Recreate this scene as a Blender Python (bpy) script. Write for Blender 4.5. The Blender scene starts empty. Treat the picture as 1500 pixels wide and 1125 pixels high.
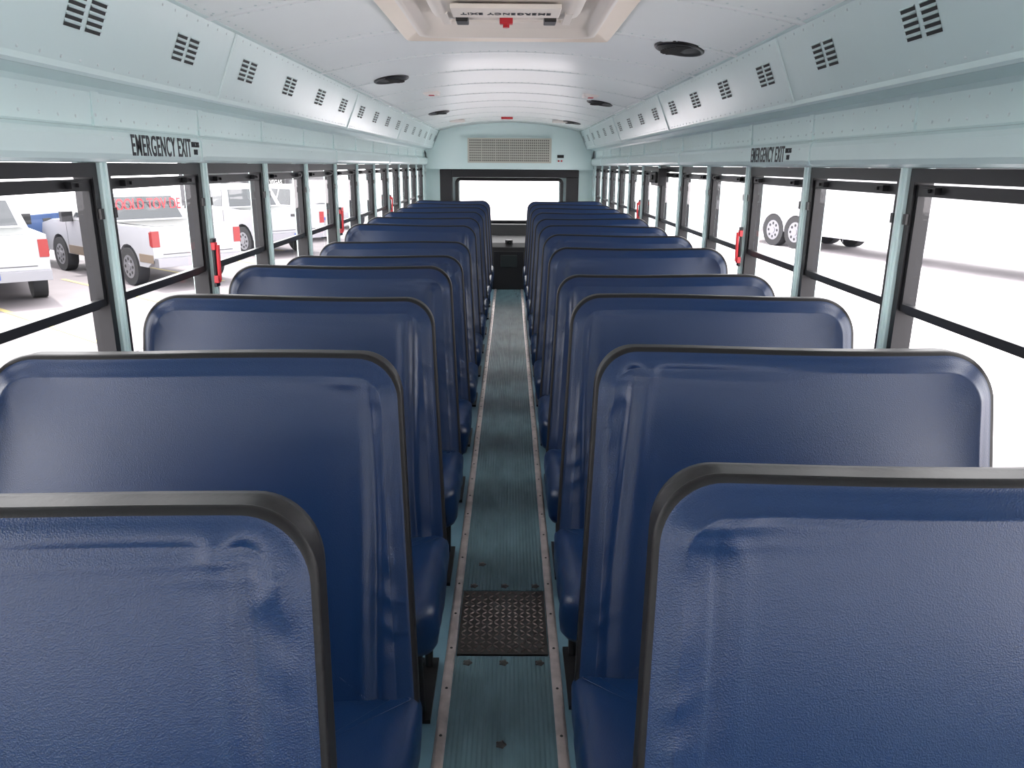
import bpy, math, random
from mathutils import Vector, Matrix, noise
random.seed(4)
H=1.60
YF=-1.7; YR=11.2
COL=bpy.context.scene.collection
# ---------------------------------------------------------------- materials
def newmat(name, col, rough=.5, metal=0, bump=None, spec=.5, var=None, coat=0, emit=None):
    m=bpy.data.materials.new(name); m.use_nodes=True
    nt=m.node_tree; b=nt.nodes['Principled BSDF']
    b.inputs['Base Color'].default_value=(*col,1)
    b.inputs['Roughness'].default_value=rough
    b.inputs['Metallic'].default_value=metal
    b.inputs['Specular IOR Level'].default_value=spec
    b.inputs['Coat Weight'].default_value=coat
    if emit:
        b.inputs['Emission Color'].default_value=(*col,1); b.inputs['Emission Strength'].default_value=emit
    tc=nt.nodes.new('ShaderNodeTexCoord')
    if var:
        sc,amt,stretch=var
        mp=nt.nodes.new('ShaderNodeMapping'); mp.inputs['Scale'].default_value=stretch
        nt.links.new(tc.outputs['Object'],mp.inputs['Vector'])
        n=nt.nodes.new('ShaderNodeTexNoise'); n.inputs['Scale'].default_value=sc; n.inputs['Detail'].default_value=6
        nt.links.new(mp.outputs[0],n.inputs['Vector'])
        r=nt.nodes.new('ShaderNodeValToRGB')
        r.color_ramp.elements[0].position=.3; r.color_ramp.elements[1].position=.7
        r.color_ramp.elements[0].color=(*[c*(1-amt) for c in col],1)
        r.color_ramp.elements[1].color=(*[min(1,c*(1+amt)) for c in col],1)
        nt.links.new(n.outputs['Fac'],r.inputs['Fac'])
        nt.links.new(r.outputs[0],b.inputs['Base Color'])
    if bump:
        kind,sc,st,dist=bump
        bn=nt.nodes.new('ShaderNodeBump'); bn.inputs['Strength'].default_value=st; bn.inputs['Distance'].default_value=dist
        if kind=='noise':
            n=nt.nodes.new('ShaderNodeTexNoise'); n.inputs['Scale'].default_value=sc; n.inputs['Detail'].default_value=4
            nt.links.new(tc.outputs['Object'],n.inputs['Vector']); nt.links.new(n.outputs['Fac'],bn.inputs['Height'])
        elif kind=='vinyl':
            n=nt.nodes.new('ShaderNodeTexVoronoi'); n.inputs['Scale'].default_value=sc
            nt.links.new(tc.outputs['Object'],n.inputs['Vector'])
            nt.links.new(n.outputs['Distance'],bn.inputs['Height'])
        elif kind=='ribs':
            w=nt.nodes.new('ShaderNodeTexWave'); w.bands_direction='X'; w.inputs['Scale'].default_value=sc
            nt.links.new(tc.outputs['Object'],w.inputs['Vector']); nt.links.new(w.outputs['Fac'],bn.inputs['Height'])
        nt.links.new(bn.outputs[0],b.inputs['Normal'])
    return m
M_paint=newmat('mint_paint',(.72,.88,.87),.25,bump=('noise',14,.06,.01),var=(1.5,.03,(1,1,1)))
M_ceil=newmat('ceiling_paint',(.86,.91,.90),.30,bump=('noise',10,.08,.012),var=(1.2,.02,(1,1,1)))
M_vinyl=newmat('navy_vinyl',(.0040,.0205,.072),.33,bump=('vinyl',420,.18,.002),spec=.46)
M_edge=newmat('dark_vinyl_edge',(.010,.009,.010),.45,bump=('noise',60,.2,.003),spec=.25)
M_black=newmat('black_frame',(.010,.010,.012),.38,spec=.35)
M_rub=newmat('black_rubber',(.015,.015,.016),.6)
M_floor=newmat('blue_floor_rubber',(.16,.29,.36),.30,bump=('noise',40,.1,.003),var=(3,.12,(1,1,1)))
M_run=newmat('ribbed_runner_rubber',(.120,.205,.235),.27,bump=('ribs',22,.6,.005),var=(5,.16,(3,.9,1)))
M_alu=newmat('aluminium_trim',(.60,.52,.50),.38,metal=.8,var=(20,.2,(1,1,1)))
M_bolt=newmat('dark_bolt',(.05,.05,.05),.4,metal=.6)
M_rivet=newmat('painted_rivet',(.66,.76,.76),.3)
M_cream=newmat('cream_plastic',(.88,.76,.62),.4)
M_creamd=newmat('cream_plastic_inner',(.84,.78,.70),.4)
M_red=newmat('red_handle',(.55,.02,.03),.35)
M_text=newmat('stencil_black',(.015,.02,.025),.5)
M_grille=newmat('grille_beige',(.55,.55,.48),.5)
M_dark=newmat('dark_slot',(.02,.025,.025),.6)
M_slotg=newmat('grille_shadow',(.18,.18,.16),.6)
M_plate=newmat('black_diamond_plate',(.018,.015,.014),.42,metal=.3)
M_tread=newmat('worn_tread_metal',(.13,.105,.10),.32,metal=.7)
M_ground=newmat('pale_concrete',(.46,.43,.45),.8,var=(.6,.12,(1,1,1)))
M_lotdark=newmat('darkened_lot_ground',(.125,.112,.120),.85,var=(.5,.22,(1,1,1)))  # added darker ground tone, keeps the left lot from clipping to white
M_line=newmat('parking_line_paint',(.30,.25,.10),.8)
M_white=newmat('white_car_paint',(.26,.26,.28),.3)
M_coach=newmat('white_coach_paint',(.36,.36,.38),.3)
M_tan=newmat('tan_car_trim',(.13,.10,.075),.4)
M_tyre=newmat('tyre',(.015,.015,.017),.8)
M_rim=newmat('wheel_rim',(.22,.22,.24),.35,metal=.6)
M_cglass=newmat('car_window',(.03,.035,.04),.1)
M_tail=newmat('tail_light',(.18,.010,.010),.3)
M_platebl=newmat('licence_plate_blue',(.03,.06,.22),.4)
M_blue=newmat('blue_truck_paint',(.015,.045,.13),.35)
M_bldg=newmat('warehouse_grey',(.05,.05,.055),.7,var=(.5,.1,(1,1,1)))
M_signb=newmat('sign_black',(.02,.02,.02),.5)
M_signw=newmat('sign_white',(.6,.6,.6),.5)
M_amber=newmat('lens_white',(.85,.8,.75),.3)
def glassmat():
    m=bpy.data.materials.new('window_glass'); m.use_nodes=True; nt=m.node_tree
    for n in list(nt.nodes):
        if n.type!='OUTPUT_MATERIAL': nt.nodes.remove(n)
    o=[n for n in nt.nodes if n.type=='OUTPUT_MATERIAL'][0]
    t=nt.nodes.new('ShaderNodeBsdfTransparent'); t.inputs[0].default_value=(.96,.96,.97,1)
    g=nt.nodes.new('ShaderNodeBsdfGlossy'); g.inputs['Roughness'].default_value=.02
    f=nt.nodes.new('ShaderNodeLayerWeight'); f.inputs['Blend'].default_value=.5
    p=nt.nodes.new('ShaderNodeMath');p.operation='POWER';p.inputs[1].default_value=5
    q=nt.nodes.new('ShaderNodeMath');q.operation='MULTIPLY_ADD';q.inputs[1].default_value=.6;q.inputs[2].default_value=.03
    x=nt.nodes.new('ShaderNodeMixShader')
    nt.links.new(f.outputs['Facing'],p.inputs[0]);nt.links.new(p.outputs[0],q.inputs[0])
    nt.links.new(q.outputs[0],x.inputs[0]); nt.links.new(t.outputs[0],x.inputs[1]); nt.links.new(g.outputs[0],x.inputs[2])
    nt.links.new(x.outputs[0],o.inputs[0]); return m
M_glass=glassmat()
# ---------------------------------------------------------------- mesh builder
class MB:
    def __init__(s): s.v=[];s.f=[];s.m=[];s.sm=[];s.mats=[]
    def mi(s,mat):
        if mat not in s.mats: s.mats.append(mat)
        return s.mats.index(mat)
    def face(s,idx,mat,smooth=False): s.f.append(tuple(idx)); s.m.append(s.mi(mat)); s.sm.append(smooth)
    def add(s,pts): n=len(s.v); s.v.extend([tuple(p) for p in pts]); return list(range(n,n+len(pts)))
    def poly(s,pts,mat,smooth=False): s.face(s.add(pts),mat,smooth)
    def box(s,lo,hi,mat):
        x0,y0,z0=[min(a,b) for a,b in zip(lo,hi)];x1,y1,z1=[max(a,b) for a,b in zip(lo,hi)]
        i=s.add([(x0,y0,z0),(x1,y0,z0),(x1,y1,z0),(x0,y1,z0),(x0,y0,z1),(x1,y0,z1),(x1,y1,z1),(x0,y1,z1)])
        for q in ((0,3,2,1),(4,5,6,7),(0,1,5,4),(1,2,6,5),(2,3,7,6),(3,0,4,7)): s.face([i[k] for k in q],mat)
    def rings(s,rings,mats,cap0=None,cap1=None,smooth=True,closed=True):
        ids=[s.add(r) for r in rings]; n=len(rings[0])
        for a in range(len(ids)-1):
            mt=mats[a] if isinstance(mats,list) else mats
            for k in range(n if closed else n-1):
                k2=(k+1)%n
                s.face((ids[a][k],ids[a][k2],ids[a+1][k2],ids[a+1][k]),mt,smooth)
        if cap0: s.face(list(reversed(ids[0])),cap0,smooth)
        if cap1: s.face(ids[-1],cap1,smooth)
        return ids
    def cyl(s,p0,p1,r,mat,n=16,r1=None,smooth=True):
        p0=Vector(p0);p1=Vector(p1);d=(p1-p0).normalized()
        a=d.orthogonal().normalized();b=d.cross(a); r1=r if r1 is None else r1
        R=lambda p,rr:[p+rr*(math.cos(2*math.pi*k/n)*a+math.sin(2*math.pi*k/n)*b) for k in range(n)]
        i0=s.add(R(p0,r));i1=s.add(R(p1,r1))
        for k in range(n): s.face((i0[k],i0[(k+1)%n],i1[(k+1)%n],i1[k]),mat,smooth)
        s.face(list(reversed(s.add(R(p0,r)))),mat);s.face(s.add(R(p1,r1)),mat)
    def dome(s,c,nrm,r,h,mat,n=8):
        c=Vector(c);d=Vector(nrm).normalized();a=d.orthogonal().normalized();b=d.cross(a)
        rr=[]
        for t in (0,.5,.85): rr.append([c+d*h*math.sin(t*math.pi/2)+r*math.cos(t*math.pi/2)*(math.cos(2*math.pi*k/n)*a+math.sin(2*math.pi*k/n)*b) for k in range(n)])
        s.rings(rr,mat,cap1=mat)
    def extr(s,prof,y0,y1,mat,smooth=False,caps=True,axis='y',mats=None):
        f=(lambda p,t:(p[0],t,p[1])) if axis=='y' else (lambda p,t:(t,p[0],p[1]))
        a=s.add([f(p,y0) for p in prof]);b=s.add([f(p,y1) for p in prof]);n=len(prof)
        for k in range(n): s.face((a[k],a[(k+1)%n],b[(k+1)%n],b[k]),mats[k] if mats else mat,smooth)
        if caps:
            s.face(list(reversed(a)),mat);s.face(b,mat)
    def obj(s,name,parent=None,bevel=0,mesh_only=False,fixn=True):
        me=bpy.data.meshes.new(name+'_mesh'); me.from_pydata(s.v,[],s.f)
        for m in s.mats: me.materials.append(m)
        me.polygons.foreach_set('material_index',s.m); me.polygons.foreach_set('use_smooth',s.sm); me.update()
        if fixn:
            import bmesh
            bm=bmesh.new();bm.from_mesh(me);bmesh.ops.recalc_face_normals(bm,faces=bm.faces);bm.to_mesh(me);bm.free()
        if mesh_only: return me
        return place(me,name,parent,bevel)
def place(me,name,parent=None,bevel=0,loc=(0,0,0),rot=(0,0,0),scale=(1,1,1)):
    o=bpy.data.objects.new(name,me); COL.objects.link(o); o.location=loc;o.rotation_euler=rot;o.scale=scale
    if parent: o.parent=parent
    if bevel:
        m=o.modifiers.new('bevel','BEVEL'); m.width=bevel; m.segments=2; m.limit_method='ANGLE'
    return o
def text(body,mat,size,cols,loc,name,parent=None,sx=1,ext=.0008,align='CENTER',space=1.0):
    cu=bpy.data.curves.new(name+'_cu','FONT'); cu.body=body; cu.size=size; cu.extrude=ext; cu.align_x=align; cu.align_y='CENTER'
    cu.space_character=space; cu.offset=size*.012
    cu.materials.append(mat)
    o=bpy.data.objects.new(name,cu); COL.objects.link(o)
    X,Y,Z=[Vector(c) for c in cols]; X=X*sx
    m=Matrix(((X.x,Y.x,Z.x,loc[0]),(X.y,Y.y,Z.y,loc[1]),(X.z,Y.z,Z.z,loc[2]),(0,0,0,1)))
    o.matrix_world=m
    if parent:
        o.parent=parent; o.matrix_parent_inverse=parent.matrix_world.inverted()
    return o
def rpoly(c,seg=7,step=None):
    """rounded polygon, c: list of (x,y,r), resampled"""
    out=[];n=len(c)
    for i in range(n):
        p=Vector(c[i][:2]);a=Vector(c[i-1][:2]);b=Vector(c[(i+1)%n][:2]);r=c[i][2]
        u=(a-p).normalized();v=(b-p).normalized()
        if r<=0: out.append(p);continue
        ang=u.angle(v);t=r/math.tan(ang/2);bis=(u+v).normalized();ce=p+bis*(r/math.sin(ang/2))
        s=(p+u*t)-ce;e=(p+v*t)-ce
        a0=math.atan2(s.y,s.x);a1=math.atan2(e.y,e.x);d=(a1-a0+math.pi)%(2*math.pi)-math.pi
        for k in range(seg+1): out.append(ce+r*Vector((math.cos(a0+d*k/seg),math.sin(a0+d*k/seg))))
    if step:
        res=[]
        for i in range(len(out)):
            a=out[i];b=out[(i+1)%len(out)];L=(b-a).length;k=max(1,round(L/step))
            for j in range(k): res.append(a.lerp(b,j/k))
        out=res
    return out
def inset(pts,d):
    n=len(pts);A=sum(pts[i].x*pts[(i+1)%n].y-pts[(i+1)%n].x*pts[i].y for i in range(n));sg=1 if A>0 else -1
    res=[]
    for i in range(n):
        t=(pts[(i+1)%n]-pts[i-1]).normalized();nn=Vector((-t.y,t.x))*sg
        res.append(pts[i]+nn*d)
    return res
# ---------------------------------------------------------------- seats
ZT=1.180;ZB=.36;LEAN=.265;TH=.090
def seat_mesh(seed):
    mb=MB(); off=Vector((seed*13.7,seed*5.1,seed*3.3))
    out=rpoly([(.178,ZB,.03),(.228,ZT,.095),(1.15,ZT,.11),(1.15,ZB,.03)],seg=12,step=.008)
    L=lambda z:(z-ZT)*LEAN
    def P(p,y): 
        w=min(1,max(0,(p.y-.95)/.23));w=w*w*(3-2*w)
        return (p.x,y+L(p.y),p.y+.004*math.sin((p.x-.2)*6+seed)*w)
    cx0,cx1,cz0,cz1=.50,.86,.62,.92
    prof=[(.05,TH,M_vinyl),(.016,TH-.002,M_edge),(.003,TH-.014,M_edge),(-.002,TH*.6,M_edge),(0,.022,M_edge),(-.004,.016,M_edge),(-.006,.009,M_edge),(-.003,.001,M_edge),(.004,.001,M_vinyl),(.012,-.004,M_vinyl),(.025,-.009,M_vinyl),(.036,-.011,M_vinyl)]
    rings=[];mats=[]
    for d,y,m in prof:
        rings.append([P(q,y) for q in inset(out,d)]); mats.append(m)
    base=inset(out,.036)
    def ridge(v): return 1-abs(v)*2.2
    def front(p):
        dl=p.x-(.178+(p.y-ZB)*.0606); dt=ZT-p.y; dr=1.15-p.x
        e=min(1,min(dl,dr)/.30);e=1-(1-e)**2;f=min(1,dt/.30);f=1-(1-f)**2
        y=-.011-.014*e*f
        # puckers running in from the aisle side seam
        amp=max(0,.45+noise.noise(Vector((3,p.y*3.5,9))+off))
        c=ridge(noise.noise(Vector((p.x*2,p.y*15-p.x*9,0))+off))
        y+= -.0105*c*amp*math.exp(-max(dl-.02,0)/.028)
        # long fold parallel to the side seam
        fx=.074+.012*math.sin(p.y*5+seed*1.7)
        g=max(0,noise.noise(Vector((0,p.y*2.2,2))+off)*.8+.5)*min(1,dt/.12)
        y+= .0080*math.exp(-((dl-fx)/.009)**2)*g - .0060*math.exp(-((dl-fx-.030)/.018)**2)*g
        # diagonal tension folds at the top corners
        for dd,sg,am in ((dl,1,.0075),(dr,-1,.0045)):
            u=(dd+dt)/1.414; v=(dd-dt)/1.414
            m=math.exp(-((u-.09)/.045)**2)
            y+= -am*ridge(noise.noise(Vector((v*13+4,u*5,seed*2+sg))+off))*m
        # short horizontal folds below the top seam, fading inwards
        y+= -.0055*ridge(noise.noise(Vector((p.x*2.5,p.y*24,6))+off))*math.exp(-((dt-.05)/.03)**2)*math.exp(-dl/.22)
        y+= -.010*noise.noise(Vector((p.x*1.8,p.y*1.6,4))+off)
        return y
    NR=46
    def q(p,t):
        s=Vector((min(max(p.x,cx0),cx1),min(max(p.y,cz0),cz1)))
        return p.lerp(s,t)
    rings[-1]=[P(p,-.011+(front(p)+.011)*.7) for p in base]
    rings[-2]=[P(p,-.009+(front(p)+.011)*.3) for p in inset(out,.025)]
    for k in range(1,NR+1):
        t=(k/NR)**1.25
        rings.append([P(q(p,t),front(q(p,t))) for p in base]); mats.append(M_vinyl)
    mb.rings(rings,mats,cap0=M_vinyl)
    G=10
    gi=[mb.add([P(Vector((cx0+(cx1-cx0)*i/G,cz0+(cz1-cz0)*j/G)),front(Vector((cx0+(cx1-cx0)*i/G,cz0+(cz1-cz0)*j/G)))) for i in range(G+1)]) for j in range(G+1)]
    for j in range(G):
        for i in range(G): mb.face((gi[j][i],gi[j][i+1],gi[j+1][i+1],gi[j+1][i]),M_vinyl,True)
    # cushion
    y0=L(.43)-.43;y1=L(.43)+.03
    co=rpoly([(.172,y0,.06),(1.14,y0,.06),(1.14,y1,.02),(.172,y1,.02)],seg=8,step=.02)
    pr=[(.03,.300),(.006,.305),(0,.320),(-.004,.36),(-.003,.405),(0,.418),(.008,.432),(.022,.442),(.045,.449)]
    rr=[]
    for d,z in pr:
        r=[]
        for p in inset(co,d):
            w=.006*noise.noise(Vector((p.x*14,p.y*14,z*10))+off) if .31<z<.43 else 0
            fr=.014*max(0,1-(p.y-y0)/.2)
            r.append((p.x+w,p.y+w,z-fr*.6+(.004*noise.noise(Vector((p.x*12,p.y*12,7))+off))))
        rr.append(r)
    b=inset(co,.045);ym=(y0+y1)/2
    for k in range(1,6):
        t=k/5;r=[]
        for p in b:
            s=Vector((min(max(p.x,.4),.9),ym)); c=p.lerp(s,t*.98); r.append((c.x,c.y,.449+.012*t-.0084*max(0,1-(c.y-y0)/.2)))
        rr.append(r)
    mb.rings(rr,M_vinyl,cap0=M_rub,cap1=M_vinyl)
    # steel frame and aisle legs
    for yy in (y0+.07,y1-.06): mb.cyl((.20,yy,.288),(1.15,yy,.288),.013,M_black,10)
    mb.cyl((.205,y0+.06,.288),(.205,y1+.03,.288),.013,M_black,10)
    mb.cyl((1.12,y0+.06,.288),(1.12,y1+.03,.288),.013,M_black,10)
    for yy,yb in ((y0+.09,y0+.14),(y1-.03,y1-.10)):
        mb.cyl((.235,yy,.288),(.235,yb,.012),.014,M_black,10)
    mb.box((.205,y0+.10,0),(.275,y1-.06,.014),M_black)
    for yy in (y0+.125,y1-.09): mb.cyl((.262,yy,.014),(.262,yy,.024),.009,M_bolt,6,smooth=False)
    mb.box((.19,y1-.05,.25),(.225,y1+.02,.36),M_black)
    mb.box((1.10,y1-.05,.25),(1.135,y1+.02,.36),M_black)
    mb.cyl((.183,y1-.02,.30),(.225,y1-.02,.30),.013,M_bolt,8)
    return mb.obj('bus_seat',mesh_only=True)
SEATS=[seat_mesh(i) for i in range(4)]
def mirror(me):
    m=me.copy()
    import bmesh
    bm=bmesh.new();bm.from_mesh(m)
    for v in bm.verts: v.co.x=-v.co.x
    bmesh.ops.reverse_faces(bm,faces=bm.faces);bm.to_mesh(m);bm.free();return m
SEATL=[mirror(m) for m in SEATS]
for k in range(12):
    sz={0:.990,4:.962,5:.962}.get(k,1); place(SEATL[(k*3+1)%4],'bus_seat',loc=(-.006,.89+.778*k,.003),scale=(1,1,sz))
    sz={3:.97}.get(k,1); place(SEATS[(k*3+2)%4],'bus_seat',loc=(0,.98+.765*k,.003),scale=(1,1,sz))
# ---------------------------------------------------------------- floor
mb=MB(); mb.box((-1.22,YF,-.06),(1.22,YR,0),M_floor); mb.obj('floor')
mb=MB(); mb.box((-.16,YF+.1,0),(.16,2.24,.006),M_run); mb.box((-.16,2.66,0),(.16,10.2,.006),M_run)
mb.obj('aisle_runner')
for sx in (-1,1):
    mb=MB(); pr=[(sx*.158,0),(sx*.160,.009),(sx*.166,.011),(sx*.184,.011),(sx*.190,.009),(sx*.193,0)]
    y=YF+.1
    while y<10.2:
        y2=min(y+2.45,10.2); mb.extr(pr,y,y2-.004,M_alu); y=y2
    y=YF+.2
    while y<10.1:
        mb.dome((sx*.175,y,.011),(0,0,1),.005,.003,M_bolt,8); y+=.21
    mb.obj('trim_1' if sx<0 else 'trim_2')
# diamond plate
mb=MB(); mb.box((-.155,2.25,0),(.155,2.65,.008),M_plate)
nx,ny=13,17
for i in range(nx):
    for j in range(ny):
        x=-.138+.276*i/(nx-1);y=2.268+.364*j/(ny-1);a=math.radians(45 if (i+j)%2 else -45)
        u=Vector((math.cos(a),math.sin(a),0));w=Vector((-u.y,u.x,0));c=Vector((x,y,.008))
        A=.0135;B=.0042
        t=mb.add([c-u*A,c-w*B,c+u*A,c+w*B,c+Vector((0,0,.004))-u*A*.5,c+Vector((0,0,.004))+u*A*.5])
        for f in ((t[0],t[1],t[4]),(t[1],t[5],t[4]),(t[1],t[2],t[5]),(t[2],t[3],t[5]),(t[3],t[4],t[5]),(t[3],t[0],t[4])): mb.face(f,M_tread)
mb.obj('diamond_plate_panel')
mb=MB()
def stud(x,y):
    mb.dome((x,y,.006),(0,0,1),.014,.006,M_bolt,10)
    for k in range(5):
        a=k*1.257; mb.dome((x+.012*math.cos(a),y+.012*math.sin(a),.006),(0,0,1),.005,.004,M_bolt,6)
for y in (2.205,2.69):
    for x in (-.12,0,.12): stud(x+.004,y)
stud(0,1.83); stud(-.09,2.86)
mb.obj('floor_access_bolts')
# ---------------------------------------------------------------- walls
def zc(x): return 2.16-.11*(abs(x)/.965)**2
PIL=[2.33+.77*k for k in range(-5,12)]
ZS=.83;ZH=1.60;ZM=1.188
def side(sx,name):
    mb=MB()
    mb.extr([(sx*1.185,0),(sx*1.185,ZS-.03),(sx*1.165,ZS-.02),(sx*1.165,ZS),(sx*1.26,ZS),(sx*1.26,-.3),(sx*1.22,-.3),(sx*1.22,0)],YF,YR,M_paint)
    for y in PIL:
        mb.box((sx*1.170,y-.021,ZS),(sx*1.25,y+.021,ZH),M_paint)
        mb.box((sx*1.162,y-.006,ZS),(sx*1.170,y+.006,ZH),M_paint)
    mb.box((sx*1.17,10.82,ZS),(sx*1.25,YR,ZH),M_paint)
    mb.box((sx*1.17,YF,ZS),(sx*1.25,-1.52,ZH),M_paint)
    pr=[(1.26,ZH),(1.165,ZH),(1.150,1.602),(1.138,1.610),(1.133,1.625),(1.133,1.672),(1.139,1.686),(1.152,1.695),(1.172,1.698),(1.176,1.704),(1.170,1.790),(1.160,1.803),(1.085,1.815),(1.078,1.811),(1.066,1.811),(1.058,1.818),(1.057,1.832),(.968,2.046),(.955,2.050),(.955,2.12),(1.26,2.0)]
    mb.extr([(sx*a,b) for a,b in pr],YF,YR,M_paint)
    return mb
wl=side(-1,'wall_left').obj('wall_left');wr=side(1,'wall_right').obj('wall_right')
# ceiling
mb=MB();N=28
xs=[-.97+1.94*i/N for i in range(N+1)]
inner=[(x,zc(x)) for x in xs];outer=[(1.3,1.99),(1.05,2.18),(0,2.26),(-1.05,2.18),(-1.3,1.99)]
ids0=mb.add([(x,YF,z) for x,z in inner]);ids1=mb.add([(x,YR,z) for x,z in inner])
for i in range(N): mb.face((ids0[i],ids0[i+1],ids1[i+1],ids1[i]),M_ceil,True)
o0=mb.add([(x,YF,z) for x,z in outer]);o1=mb.add([(x,YR,z) for x,z in outer])
for i in range(4): mb.face((o0[i],o0[i+1],o1[i+1],o1[i]),M_ceil)
mb.face(ids0[::-1]+o0[::-1],M_ceil);mb.face(ids1+o1,M_ceil)
ceil=mb.obj('ceiling',fixn=False)
mb=MB()
RIB=[1.18+.77*k for k in range(-3,13)]
for y in RIB:
    a=[(x,y-.024,zc(x)-.0005) for x in xs];b=[(x,y-.021,zc(x)-.004) for x in xs];c=[(x,y+.021,zc(x)-.004) for x in xs];d=[(x,y+.024,zc(x)-.0005) for x in xs]
    mb.rings([a,b,c,d],M_ceil,smooth=True,closed=False)
    for yy in (y-.036,y+.036):
        x=-.94
        while x<=.941:
            mb.dome((x,yy,zc(x)),(0,0,-1),.0055,.003,M_rivet,6); x+=.047
for x0 in (-.93,.93):
    y=YF+.1
    while y<YR:
        mb.dome((x0,y,zc(x0)),(0,0,-1),.0055,.003,M_rivet,6); y+=.07
mb.obj('ceiling_ribs',parent=ceil)
def sidedetail(sx):
    mb=MB()
    lo=Vector((sx*1.057,0,1.832));hi=Vector((sx*.968,0,2.046));dv=(hi-lo);Lh=dv.length;dv.normalize()
    nrm=Vector((-sx*abs(dv.z),0,-abs(dv.x))).normalized()
    def onp(y,s,o=0): return lo+dv*s+nrm*o+Vector((0,y,0))
    for k in range(-4,16):
        yc=2.03+.592*k
        if yc>YR-.1 or yc<YF+.2: continue
        for c in (-.047,.047):
            for r in range(5):
                s=Lh*.5-.034+.017*r
                a=yc+c-.036;b=yc+c+.036
                mb.poly([onp(a,s,.0012),onp(b,s,.0012),onp(b,s+.0085,.0012),onp(a,s+.0085,.0012)],M_dark)
                i=mb.add([onp(a,s+.0085,.0012),onp(b,s+.0085,.0012),onp(b,s+.0100,.005),onp(a,s+.0100,.005),onp(a,s+.0135,.0005),onp(b,s+.0135,.0005)])
                mb.face((i[0],i[1],i[2],i[3]),M_paint);mb.face((i[3],i[2],i[5],i[4]),M_paint)
    for k in range(-1,5):
        yc=3.0+2.31*k
        w=.016
        pts=[(onp(yc-w,-.004,.001),onp(yc-w*.7,-.004,.006),onp(yc+w*.7,-.004,.006),onp(yc+w,-.004,.001)),
             (onp(yc-w,Lh,.001),onp(yc-w*.7,Lh,.006),onp(yc+w*.7,Lh,.006),onp(yc+w,Lh,.001))]
        mb.rings([pts[0],pts[1]],M_paint,closed=False,smooth=False)
    y=YF+.1
    while y<YR-.05:
        mb.dome(onp(y,Lh*.94),nrm,.005,.003,M_rivet,6)
        mb.dome(onp(y,Lh*.05),nrm,.0045,.0025,M_rivet,6)
        mb.dome((sx*1.1745,y,1.722),(-1*sx,0,0),.005,.003,M_rivet,6)
        mb.dome((sx*1.1722,y,1.775),(-1*sx,0,0),.005,.003,M_rivet,6)
        y+=.085
    for y in PIL:
        mb.box((sx*1.176,y-.022,1.700),(sx*1.1675,y+.022,1.798),M_paint)
        mb.dome((sx*1.1675,y-.012,1.73),(-sx,0,0),.005,.003,M_rivet,6)
        mb.dome((sx*1.1675,y+.012,1.77),(-sx,0,0),.005,.003,M_rivet,6)
        mb.dome((sx*1.133,y,1.668),(-sx,0,0),.006,.003,M_rivet,6)
    for y in (3.0,5.31,7.62,9.93,.69):
        q=[(1.155,1.602),(1.137,1.606),(1.129,1.622),(1.129,1.675),(1.137,1.690),(1.155,1.699),(1.16,1.69),(1.16,1.61)]
        mb.extr([(sx*a,b) for a,b in q],y-.014,y+.014,M_paint)
    return mb.obj('wall_fittings',parent=(wl if sx<0 else wr))
sidedetail(-1);sidedetail(1)
LC=((0,1,0),(0,0,1),(1,0,0));RC=((0,-1,0),(0,0,1),(-1,0,0))
text('EMERGENCY EXIT',M_text,.088,LC,(-1.1322,2.665,1.648),'exit_lettering',wl,sx=.58,space=1.12)
text('INSTRUCTIONS\nBELOW',M_text,.026,LC,(-1.1322,2.932,1.650),'exit_small_lettering',wl,sx=.38)
text('EMERGENCY EXIT',M_text,.088,RC,(1.1322,3.49,1.648),'exit_lettering',wr,sx=.58,space=1.12)
text('INSTRUCTIONS\nBELOW',M_text,.026,RC,(1.1322,3.22,1.650),'exit_small_lettering',wr,sx=.38)
# ---------------------------------------------------------------- side windows
def window_mesh(sx):
    mb=MB(); a=.026;b=.77-.026
    xo,xi=sx*1.235,sx*1.178
    f=.026
    mb.box((xi,a,ZS+.002),(xo,a+f,ZH-.001),M_black);mb.box((xi,b-f,ZS+.002),(xo,b,ZH-.001),M_black)
    mb.box((xi,a+f,ZH-.040),(xo,b-f,ZH-.001),M_black);mb.box((xi,a+f,ZS+.002),(xo,b-f,ZS+.035),M_black)
    x2,x3=sx*1.186,sx*1.206
    mb.box((x2,a+f,ZH-.078),(x3,b-f,ZH-.046),M_black)
    mb.box((x2,a+f,ZM),(x3,b-f,ZM+.022),M_black)
    mb.box((x2,a+f,ZM+.022),(x3,a+f+.016,ZH-.078),M_black);mb.box((x2,b-f-.016,ZM+.022),(x3,b-f,ZH-.078),M_black)
    x4,x5=sx*1.21,sx*1.228
    mb.box((x4,a+f,ZM-.012),(x5,b-f,ZM+.006),M_black)
    for y in (a+f+.10,b-f-.10):
        mb.box((sx*1.168,y-.035,ZH-.070),(x2,y+.035,ZH-.052),M_black)
        mb.box((sx*1.160,y-.012,ZH-.066),(sx*1.168,y+.012,ZH-.056),M_black)
    z=ZH-.16
    mb.box((sx*1.170,a+.004,z),(xi,a+.022,z+.03),M_bolt);mb.box((sx*1.170,b-.022,z),(xi,b-.004,z+.03),M_bolt)
    xg=sx*1.196;xh=sx*1.219
    mb.poly([(xg,a+f+.016,ZM+.022),(xg,b-f-.016,ZM+.022),(xg,b-f-.016,ZH-.078),(xg,a+f+.016,ZH-.078)],M_glass)
    mb.poly([(xh,a+f,ZS+.035),(xh,b-f,ZS+.035),(xh,b-f,ZM-.012),(xh,a+f,ZM-.012)],M_glass)
    return mb.obj('window',mesh_only=True)
n=1
for sx in (-1,1):
    wm=window_mesh(sx)
    for y in PIL[:-1]:
        place(wm,'window_%d'%n,loc=(0,y,0)); n+=1
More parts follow.
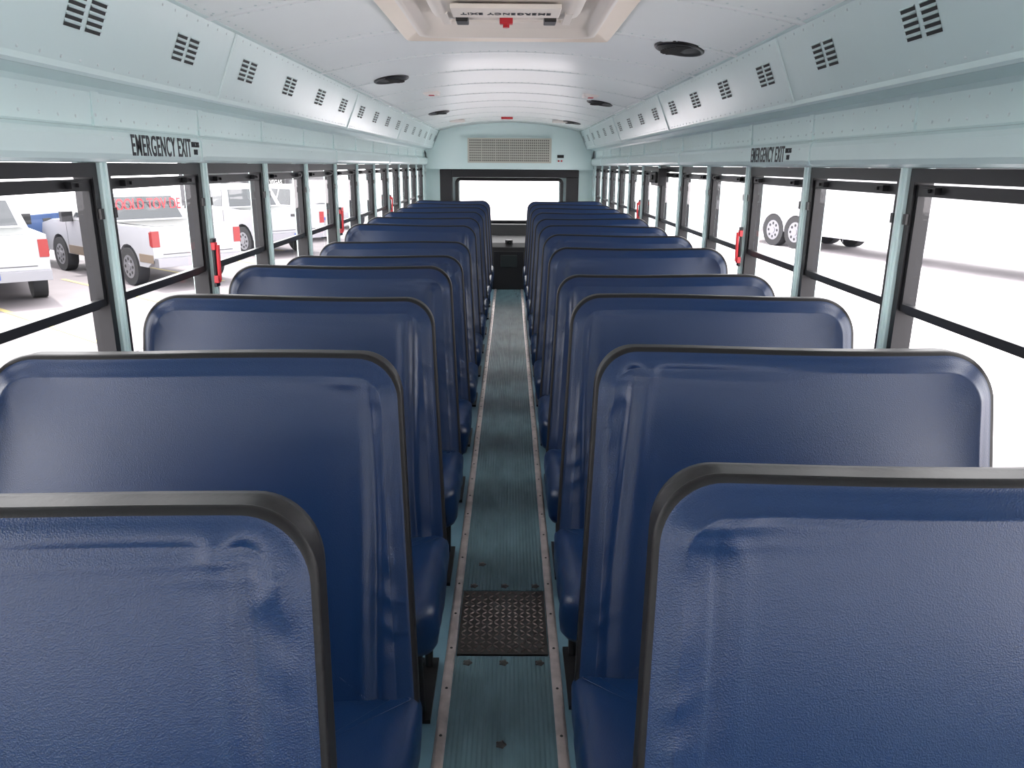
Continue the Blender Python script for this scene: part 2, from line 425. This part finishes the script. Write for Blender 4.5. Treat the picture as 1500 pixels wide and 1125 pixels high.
def handle(sx,y):
    mb=MB()
    x=sx*1.160
    mb.box((x,-.014,-.085),(sx*1.142,.014,-.055),M_red)
    mb.box((x,-.010,-.055),(sx*1.150,.010,.05),M_black)
    mb.cyl((sx*1.142,0,-.075),(sx*1.138,0,.065),.008,M_red,10)
    mb.box((x,-.014,.045),(sx*1.144,.014,.075),M_red)
    mb.box((x,-.018,-.10),(sx*1.148,.018,-.085),M_black);mb.box((x,-.018,.075),(sx*1.148,.018,.09),M_black)
    o=mb.obj('emergency_release_handle',bevel=.002);o.location=(0,y,1.225);return o
for y in (PIL[6]-.03,PIL[6]+3*.77,PIL[6]+6*.77): handle(-1,y)
for y in (PIL[7]-.03,PIL[7]+4*.77): handle(1,y)
mb=MB();mb.box((1.10,5.82,1.46),(1.160,6.12,1.585),M_black);mb.box((1.085,5.87,1.48),(1.10,6.07,1.56),M_rub);mb.cyl((1.085,5.97,1.52),(1.075,5.97,1.52),.02,M_dark,12);mb.obj('wall_camera_box',bevel=.004)
# ---------------------------------------------------------------- ceiling items
def speaker(x,y):
    mb=MB();n=32
    R=lambda s,z:[(x+.105*s*math.cos(2*math.pi*k/n),y+.155*s*math.sin(2*math.pi*k/n),zc(x+.105*s*math.cos(2*math.pi*k/n))-z) for k in range(n)]
    mb.rings([R(1,-.002),R(1,.006),R(.94,.011),R(.86,.011),R(.80,.005),R(.55,.007),R(.45,.009),R(.1,.010)],[M_black,M_black,M_black,M_dark,M_dark,M_dark,M_dark],cap1=M_dark)
    for k in range(-5,6):
        yy=k*.022; w=.078*math.sqrt(max(0,1-(yy/.125)**2))
        mb.box((x-w,y+yy-.002,zc(x)-.014),(x+w,y+yy+.002,zc(x)-.010),M_black)
    mb.obj('ceiling_speaker')
for x,y in ((.745,3.60),(-.71,5.00),(.74,6.65),(-.70,8.1),(.74,9.6)): speaker(x,y)
def dlight(x,y):
    mb=MB();z=zc(x)
    a=rpoly([(x-.06,y-.09,.02),(x+.06,y-.09,.02),(x+.06,y+.09,.02),(x-.06,y+.09,.02)],seg=4)
    mb.rings([[(p.x,p.y,z+.01) for p in a],[(p.x,p.y,z-.012) for p in a],[(p.x,p.y,z-.018) for p in inset(a,.008)]],M_amber,cap1=M_amber)
    mb.box((x-.02,y-.03,z-.022),(x+.02,y+.03,z-.018),M_red)
    mb.obj('ceiling_marker_lamp')
dlight(-.58,6.15);dlight(.62,6.2)
mb=MB();mb.box((-.10,9.75,2.135),(.04,9.85,2.158),M_red);mb.obj('rear_warning_lamp',bevel=.006)
for x in (-.62,.60):
    mb=MB();mb.box((x-.09,9.6,zc(x)-.028),(x+.09,9.7,zc(x)+.004),M_amber);mb.obj('rear_dome_lamp',bevel=.008)
# roof hatch
hroot=bpy.data.objects.new('roof_emergency_hatch',None);COL.objects.link(hroot)
mb=MB()
def rr_ring(hx,y0,y1,r,z): return [(p.x,p.y,z) for p in rpoly([(-hx,y0,r),(hx,y0,r),(hx,y1,r),(-hx,y1,r)],seg=6)]
mb.rings([rr_ring(.44,2.20,3.60,.03,2.15),rr_ring(.44,2.20,3.60,.03,2.122),rr_ring(.43,2.21,3.59,.03,2.112),rr_ring(.36,2.27,3.36,.05,2.108),rr_ring(.345,2.29,3.34,.06,2.088),rr_ring(.32,2.31,3.30,.06,2.086),rr_ring(.305,2.33,3.28,.06,2.115)],[M_cream]*4+[M_creamd]*2,cap1=M_creamd,cap0=M_cream)
mb.obj('flange',parent=hroot)
mb=MB()
mb.rings([rr_ring(.25,2.34,2.86,.08,2.113),rr_ring(.245,2.35,2.85,.08,2.085),rr_ring(.235,2.36,2.84,.08,2.073),rr_ring(.20,2.39,2.81,.07,2.070),rr_ring(.19,2.40,2.80,.07,2.078)],[M_creamd]*4,cap1=M_creamd)
mb.obj('hatch_lid',parent=hroot)
mb=MB()
hb=[(-.21,2.88),(-.19,2.91),(.19,2.91),(.21,2.88)]
for a,b in zip(hb[:-1],hb[1:]): mb.cyl((a[0],a[1],2.085),(b[0],b[1],2.085),.010,M_creamd,10)
for s in (-1,1):
    mb.box((s*.19,2.72,2.07),(s*.22,2.92,2.112),M_creamd)
    mb.box((s*.125,2.74,2.052),(s*.165,2.815,2.073),M_bolt)
mb.box((-.022,2.77,2.050),(.022,2.80,2.073),M_red);mb.cyl((0,2.785,2.073),(0,2.785,2.04),.011,M_red,12)
mb.box((-.17,2.55,2.056),(.17,2.70,2.071),M_creamd)
mb.obj('release_handle',parent=hroot,bevel=.004)
text('EMERGENCY EXIT',M_text,.042,((-1,0,0),(0,1,0),(0,0,-1)),(0,2.630,2.0552),'hatch_lettering',hroot,sx=.78,space=1.1)
# ---------------------------------------------------------------- rear end
mb=MB()
W=1.24
mb.box((-W,YR,0),(W,YR+.08,.84),M_black)
mb.box((-W,YR,.84),(-.70,YR+.08,1.40),M_paint);mb.box((.70,YR,.84),(W,YR+.08,1.40),M_paint)
mb.box((-W,YR,1.40),(W,YR+.08,2.22),M_paint)
rear=mb.obj('wall_rear')
mb=MB()
a=rpoly([(-.76,.80,.07),(.76,.80,.07),(.76,1.43,.07),(-.76,1.43,.07)],seg=6)
F=lambda pts,y:[(p.x,y,p.y) for p in pts]
i1=inset(a,.045)
mb.rings([F(a,YR),F(a,YR-.03),F(inset(a,.01),YR-.04),F(inset(a,.035),YR-.04),F(i1,YR-.03),F(i1,YR+.06)],M_black)
mb.face(mb.add(F(inset(a,.045),YR+.04)),M_glass)
mb.obj('window_rear')
mb=MB()
mb.box((-.80,YR-.12,1.435),(.97,YR-.0,1.54),M_black)
for s in (-1,1): mb.box((s*.80,YR-.10,.9),(s*.97,YR,1.54),M_black)
mb.obj('rear_window_surround',bevel=.01)
mb=MB()
mb.extr([(-1.165,1.545),(1.165,1.545),(1.165,1.60)]+[(1.13,1.70),(1.17,1.80),(1.05,1.84),(.96,2.05)]+[(x,zc(x)) for x in (.8,.6,.4,.2,0,-.2,-.4,-.6,-.8)]+[(-.96,2.05),(-1.05,1.84),(-1.17,1.80),(-1.13,1.70),(-1.165,1.60)],YR-.14,YR-.001,M_paint)
mb.box((-.60,YR-.19,1.60),(.60,YR-.14,1.97),M_paint)
mb.obj('trim_rear_bulkhead')
mb=MB();y=YR-.19
mb.box((-.575,y-.012,1.63),(.575,y,1.955),M_grille)
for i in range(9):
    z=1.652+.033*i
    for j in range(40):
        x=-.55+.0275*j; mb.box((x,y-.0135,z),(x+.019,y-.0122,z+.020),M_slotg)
for j in range(1,6): mb.box((-.575+1.15*j/6-.004,y-.018,1.63),(-.575+1.15*j/6+.004,y-.012,1.955),M_grille)
mb.obj('air_return_grille')
mb=MB()
for x,m in ((.68,M_red),(.72,M_red)): mb.cyl((x,YR-.14,1.66),(x,YR-.155,1.66),.012,m,10)
mb.box((.66,YR-.15,1.70),(.75,YR-.14,1.74),M_dark)
mb.obj('rear_switch_plate')
mb=MB()
mb.extr([(10.22,.002),(10.30,.55),(10.42,.60),(10.95,.66),(11.0,.80),(11.185,.80),(11.185,.002)],-1.16,1.16,M_rub,axis='x')
mb.extr([(10.19,.002),(10.26,.50),(10.30,.50),(10.30,.002)],-.2,.2,M_black,axis='x')
mb.box((-.11,10.205,.30),(.11,10.225,.46),M_dark) 
mb.cyl((0,10.4,.60),(0,10.4,.64),.05,M_black,16)
mb.obj('engine_cover',bevel=.012)
# front end (behind the camera)
mb=MB()
mb.box((-W,YF-.08,-.06),(W,YF,1.15),M_black);mb.box((-W,YF-.08,1.85),(W,YF,2.25),M_paint)
for s in (-1,1): mb.box((s*.95,YF-.08,1.15),(s*W,YF,1.85),M_black)
mb.obj('wall_front')
mb=MB();mb.box((-.02,YF-.07,1.15),(.02,YF-.02,1.85),M_black)
mb.poly([(-.95,YF-.05,1.15),(.95,YF-.05,1.15),(.95,YF-.05,1.85),(-.95,YF-.05,1.85)],M_glass);mb.obj('window_front')
# ---------------------------------------------------------------- outside
G=-.95
mb=MB();mb.poly([(-90,-60,G),(90,-60,G),(90,150,G),(-90,150,G)],M_ground);mb.obj('ground')
mb=MB();mb.poly([(-60,-30,G+.010),(-5.2,-30,G+.010),(-5.2,47,G+.010),(-60,47,G+.010)],M_lotdark)  # added dark sheet over pale ground; strip beside the bus stays bright for bounce
for k in range(7):
    c=Vector((-6.0-.2*k,11+3.1*k,G+.016));d=Vector((-.77,.64,0));e=Vector((.64,.77,0))*.05
    mb.poly([c-e,c+e,c+d*5+e,c+d*5-e],M_line)
mb.obj('parking_lot')
def wheel(mb,x,y,r,sx,w=.25):
    mb.cyl((x,y,r),(x-sx*w,y,r),r,M_tyre,28)
    mb.cyl((x+sx*.004,y,r),(x-sx*.03,y,r),r*.62,M_rim,24)
    mb.cyl((x+sx*.02,y,r),(x,y,r),r*.2,M_rim,12)
    for k in range(8):
        a=k*math.pi/4; mb.cyl((x+sx*.008,y+r*.42*math.cos(a),r+r*.42*math.sin(a)),(x,y+r*.42*math.cos(a),r+r*.42*math.sin(a)),r*.09,M_tyre,8)
def arch(y,r,zb,n=10): return [(y+r*math.cos(math.pi*k/n),max(zb,.42+r*math.sin(math.pi*k/n)-.02)) for k in range(n+1)]
def pickup(name,loc,rot,two=False,paint=None):
    P0=paint or M_white
    mb=MB();w=.98;zb=.45
    prof=[(0.05,zb+.15),(0,.62),(0.0,1.28),(5.0,1.22),(5.65,1.10),(5.75,.9),(5.75,zb)]
    prof+=arch(4.75,.48,zb)+arch(1.15,.48,zb)+[(.3,zb)]
    mb.extr(prof,-w,w,P0,axis='x')
    if two:
        for s in (-1,1): 
            mb.box((s*w,1.7,.46),(s*(w+.012),4.2,.66),M_tan); mb.box((s*w,.02,.55),(s*(w+.012),.62,.72),M_tan)
    mb.box((-.82,.12,1.275),(.82,2.0,1.285),M_dark)
    def ring(z,y0,y1,hw): return [(-hw,y0,z),(hw,y0,z),(hw,y1,z),(-hw,y1,z)]
    mb.rings([ring(1.25,2.05,4.45,.96),ring(1.86,2.35,3.75,.78),ring(1.93,2.5,3.6,.70)],P0,cap1=P0,smooth=False)
    lerp=lambda a,b,t:[a[i]+(b[i]-a[i])*t for i in range(3)]
    A=ring(1.25,2.05,4.45,.96);B=ring(1.86,2.35,3.75,.78)
    def win(i,j,u0,u1,v0,v1,nv):
        P=lambda u,v:[c+d for c,d in zip(lerp(lerp(A[i],A[j],u),lerp(B[i],B[j],u),v),nv)]
        mb.poly([P(u0,v0),P(u1,v0),P(u1,v1),P(u0,v1)],M_cglass)
    win(0,1,.08,.92,.12,.9,(0,-.01,.0));win(2,3,.05,.95,.08,.92,(0,.012,.004))
    win(1,2,.06,.45,.12,.9,(.01,0,.004));win(1,2,.50,.88,.12,.9,(.01,0,.004))
    win(3,0,.12,.50,.12,.9,(-.01,0,.004));win(3,0,.55,.94,.12,.9,(-.01,0,.004))
    for s in (-1,1):
        for y in (1.15,4.75): wheel(mb,s*.99,y,.40,s)
        mb.box((s*.83,-.012,.88),(s*.985,.06,1.20),M_tail); mb.box((s*.97,-.005,.90),(s*.992,.10,1.18),M_tail)
        mb.box((s*.98,3.75,1.22),(s*1.22,3.9,1.45),M_black)
        mb.box((s*.985,2.9,1.02),(s*1.0,3.06,1.06),M_black)
        for y in (2.12,3.25,4.2): mb.box((s*.978,y,.55),(s*.984,y+.012,1.22),M_bolt)
    mb.box((-.78,-.008,.72),(.78,0,.735),M_bolt);mb.box((-.14,-.015,1.10),(.14,0,1.17),M_bolt)
    mb.box((-.97,-.16,.48),(.97,.04,.66),M_rim);mb.box((-.17,-.17,.53),(.17,-.158,.65),M_platebl)
    mb.box((-.05,-.26,.40),(.05,-.1,.47),M_bolt);mb.cyl((0,-.24,.47),(0,-.24,.53),.03,M_rim,10)
    mb.box((-.97,5.7,.48),(.97,5.86,.72),M_rim)
    o=mb.obj(name,bevel=.02);o.location=loc;o.rotation_euler=(0,0,math.radians(rot));return o
pickup('pickup_truck',(-9.15,13.5,G+.012),38)
t2=pickup('pickup_truck',(-6.6,16.5,G+.012),50,two=True)
text('XOOLD TOV DE',M_red,.36,((1,0,0),(0,0,1),(0,-1,0)),(0,2.18,1.62),'windscreen_lettering',t2,sx=.62)
t2.children[0].matrix_parent_inverse=Matrix.Identity(4)
pickup('pickup_truck',(-6.1,22.3,G+.012),50)
pickup('pickup_truck',(-11.75,19.9,G+.012),84,paint=M_blue)
def suv(loc,rot):
    mb=MB()
    prof=[(0,.5),(0,1.1),(.1,1.2),(3.6,1.15),(4.6,1.0),(4.7,.5)]+arch(3.75,.45,.45)+arch(.95,.45,.45)
    mb.extr(prof,-.95,.95,M_white,axis='x')
    def ring(z,y0,y1,hw): return [(-hw,y0,z),(hw,y0,z),(hw,y1,z),(-hw,y1,z)]
    A=ring(1.15,.05,3.5,.93);B=ring(1.78,.35,2.7,.75)
    mb.rings([A,B,ring(1.84,.5,2.55,.68)],M_white,cap1=M_white,smooth=False)
    lerp=lambda a,b,t:[a[i]+(b[i]-a[i])*t for i in range(3)]
    for i,j,nv in ((0,1,(0,-.01,0)),(1,2,(.01,0,.003)),(2,3,(0,.012,.004)),(3,0,(-.01,0,.003))):
        segs=[(.08,.92)] if i in(0,2) else [(.06,.32),(.36,.62),(.66,.9)]
        for u0,u1 in segs:
            P=lambda u,v:[c+d for c,d in zip(lerp(lerp(A[i],A[j],u),lerp(B[i],B[j],u),v),nv)]
            mb.poly([P(u0,.12),P(u1,.12),P(u1,.9),P(u0,.9)],M_cglass)
    for s in (-1,1):
        for y in (.95,3.75): wheel(mb,s*.96,y,.37,s)
        mb.box((s*.78,-.01,.8),(s*.955,.05,1.1),M_tail)
    mb.box((-.93,-.12,.45),(.93,.03,.62),M_rim);mb.box((-.17,-.13,.7),(.17,0,.8),M_platebl)
    o=mb.obj('suv',bevel=.02);o.location=loc;o.rotation_euler=(0,0,math.radians(rot))
suv((-6.4,26.6,G+.012),50);suv((-6.3,32.0,G+.012),50)
def coach(name,loc,rot,paint,L=14.2,wheels=(2.0,3.12,12.3)):
    mb=MB();hw=1.27;zb=.24
    prof=[(0,zb),(0,3.0),(.15,3.35),(.5,3.5),(L-.6,3.5),(L-.15,3.3),(L,2.6),(L,zb)]
    for y in sorted(wheels,reverse=True): prof+=[(y+.56*math.cos(math.pi*k/10),max(zb,.50+.56*math.sin(math.pi*k/10))) for k in range(11)]
    mb.extr(prof,-hw,hw,paint,axis='x')
    for s in (-1,1):
        for y in wheels: wheel(mb,s*1.26,y,.52,s,.3)
        for k in range(7):
            y=.8+1.75*k; mb.box((s*hw,y,2.3),(s*(hw+.01),y+1.65,3.05),M_cglass)
        for y in (4.2,5.3,6.4): mb.box((s*hw,y,.4),(s*(hw+.006),y+.012,1.3),M_rim)
        mb.box((s*hw,.3,1.32),(s*(hw+.006),L-.3,1.335),M_rim)
    mb.box((-1.1,-.01,2.0),(1.1,0,2.9),M_cglass);mb.box((-1.1,L,1.9),(1.1,L+.01,3.0),M_cglass)
    o=mb.obj(name,bevel=.03);o.location=loc;o.rotation_euler=(0,0,math.radians(rot));return o
coach('coach_bus',(9.40,28.6,G),-161,M_coach)
mb=MB();mb.box((-20,48,G),(-13,60,4.5),M_bldg);mb.box((-20.3,47.6,3.2),(-12.7,48,3.6),M_bolt)
for k in range(2): mb.box((-19+3.3*k,47.9,G),(-17+3.3*k,48,G+2.6),M_dark)
mb.obj('warehouse')
sg=MB();sg.box((-11.7,37.0,.15),(-10.5,37.08,1.05),M_signb)
for x in (-11.6,-10.6): sg.cyl((x,37.1,G+.012),(x,37.1,.6),.04,M_rim,10)
sgo=sg.obj('sales_sign')
text('LAS VEGAS\nBUS SALES',M_signw,.27,((1,0,0),(0,0,1),(0,-1,0)),(-11.1,36.99,.63),'sign_lettering',sgo,sx=.72)
# ---------------------------------------------------------------- light
w=bpy.data.worlds.new('sky');bpy.context.scene.world=w;w.use_nodes=True
bg=w.node_tree.nodes['Background'];bg.inputs[0].default_value=(1,.985,.985,1);bg.inputs[1].default_value=6.6
sd=bpy.data.lights.new('sun','SUN');sd.energy=7;sd.angle=math.radians(2);sd.color=(1,.96,.9)
so=bpy.data.objects.new('sun',sd);COL.objects.link(so)
d=Vector((.22,-.20,-1)); so.rotation_euler=d.to_track_quat('-Z','Y').to_euler()
# ---------------------------------------------------------------- camera
cd=bpy.data.cameras.new('camera');cd.lens=27;cd.sensor_width=36;cd.clip_start=.02;cd.clip_end=400
co=bpy.data.objects.new('camera',cd);COL.objects.link(co)
co.matrix_world=Matrix.Translation((.018,0,H))@Matrix.Rotation(math.radians(-.2),4,'Z')@Matrix.Rotation(math.radians(90-15.9),4,'X')@Matrix.Rotation(math.radians(.4),4,'Z')
bpy.context.scene.camera=co
vs=bpy.context.scene.view_settings
vs.view_transform='Standard';vs.look='None';vs.exposure=.2
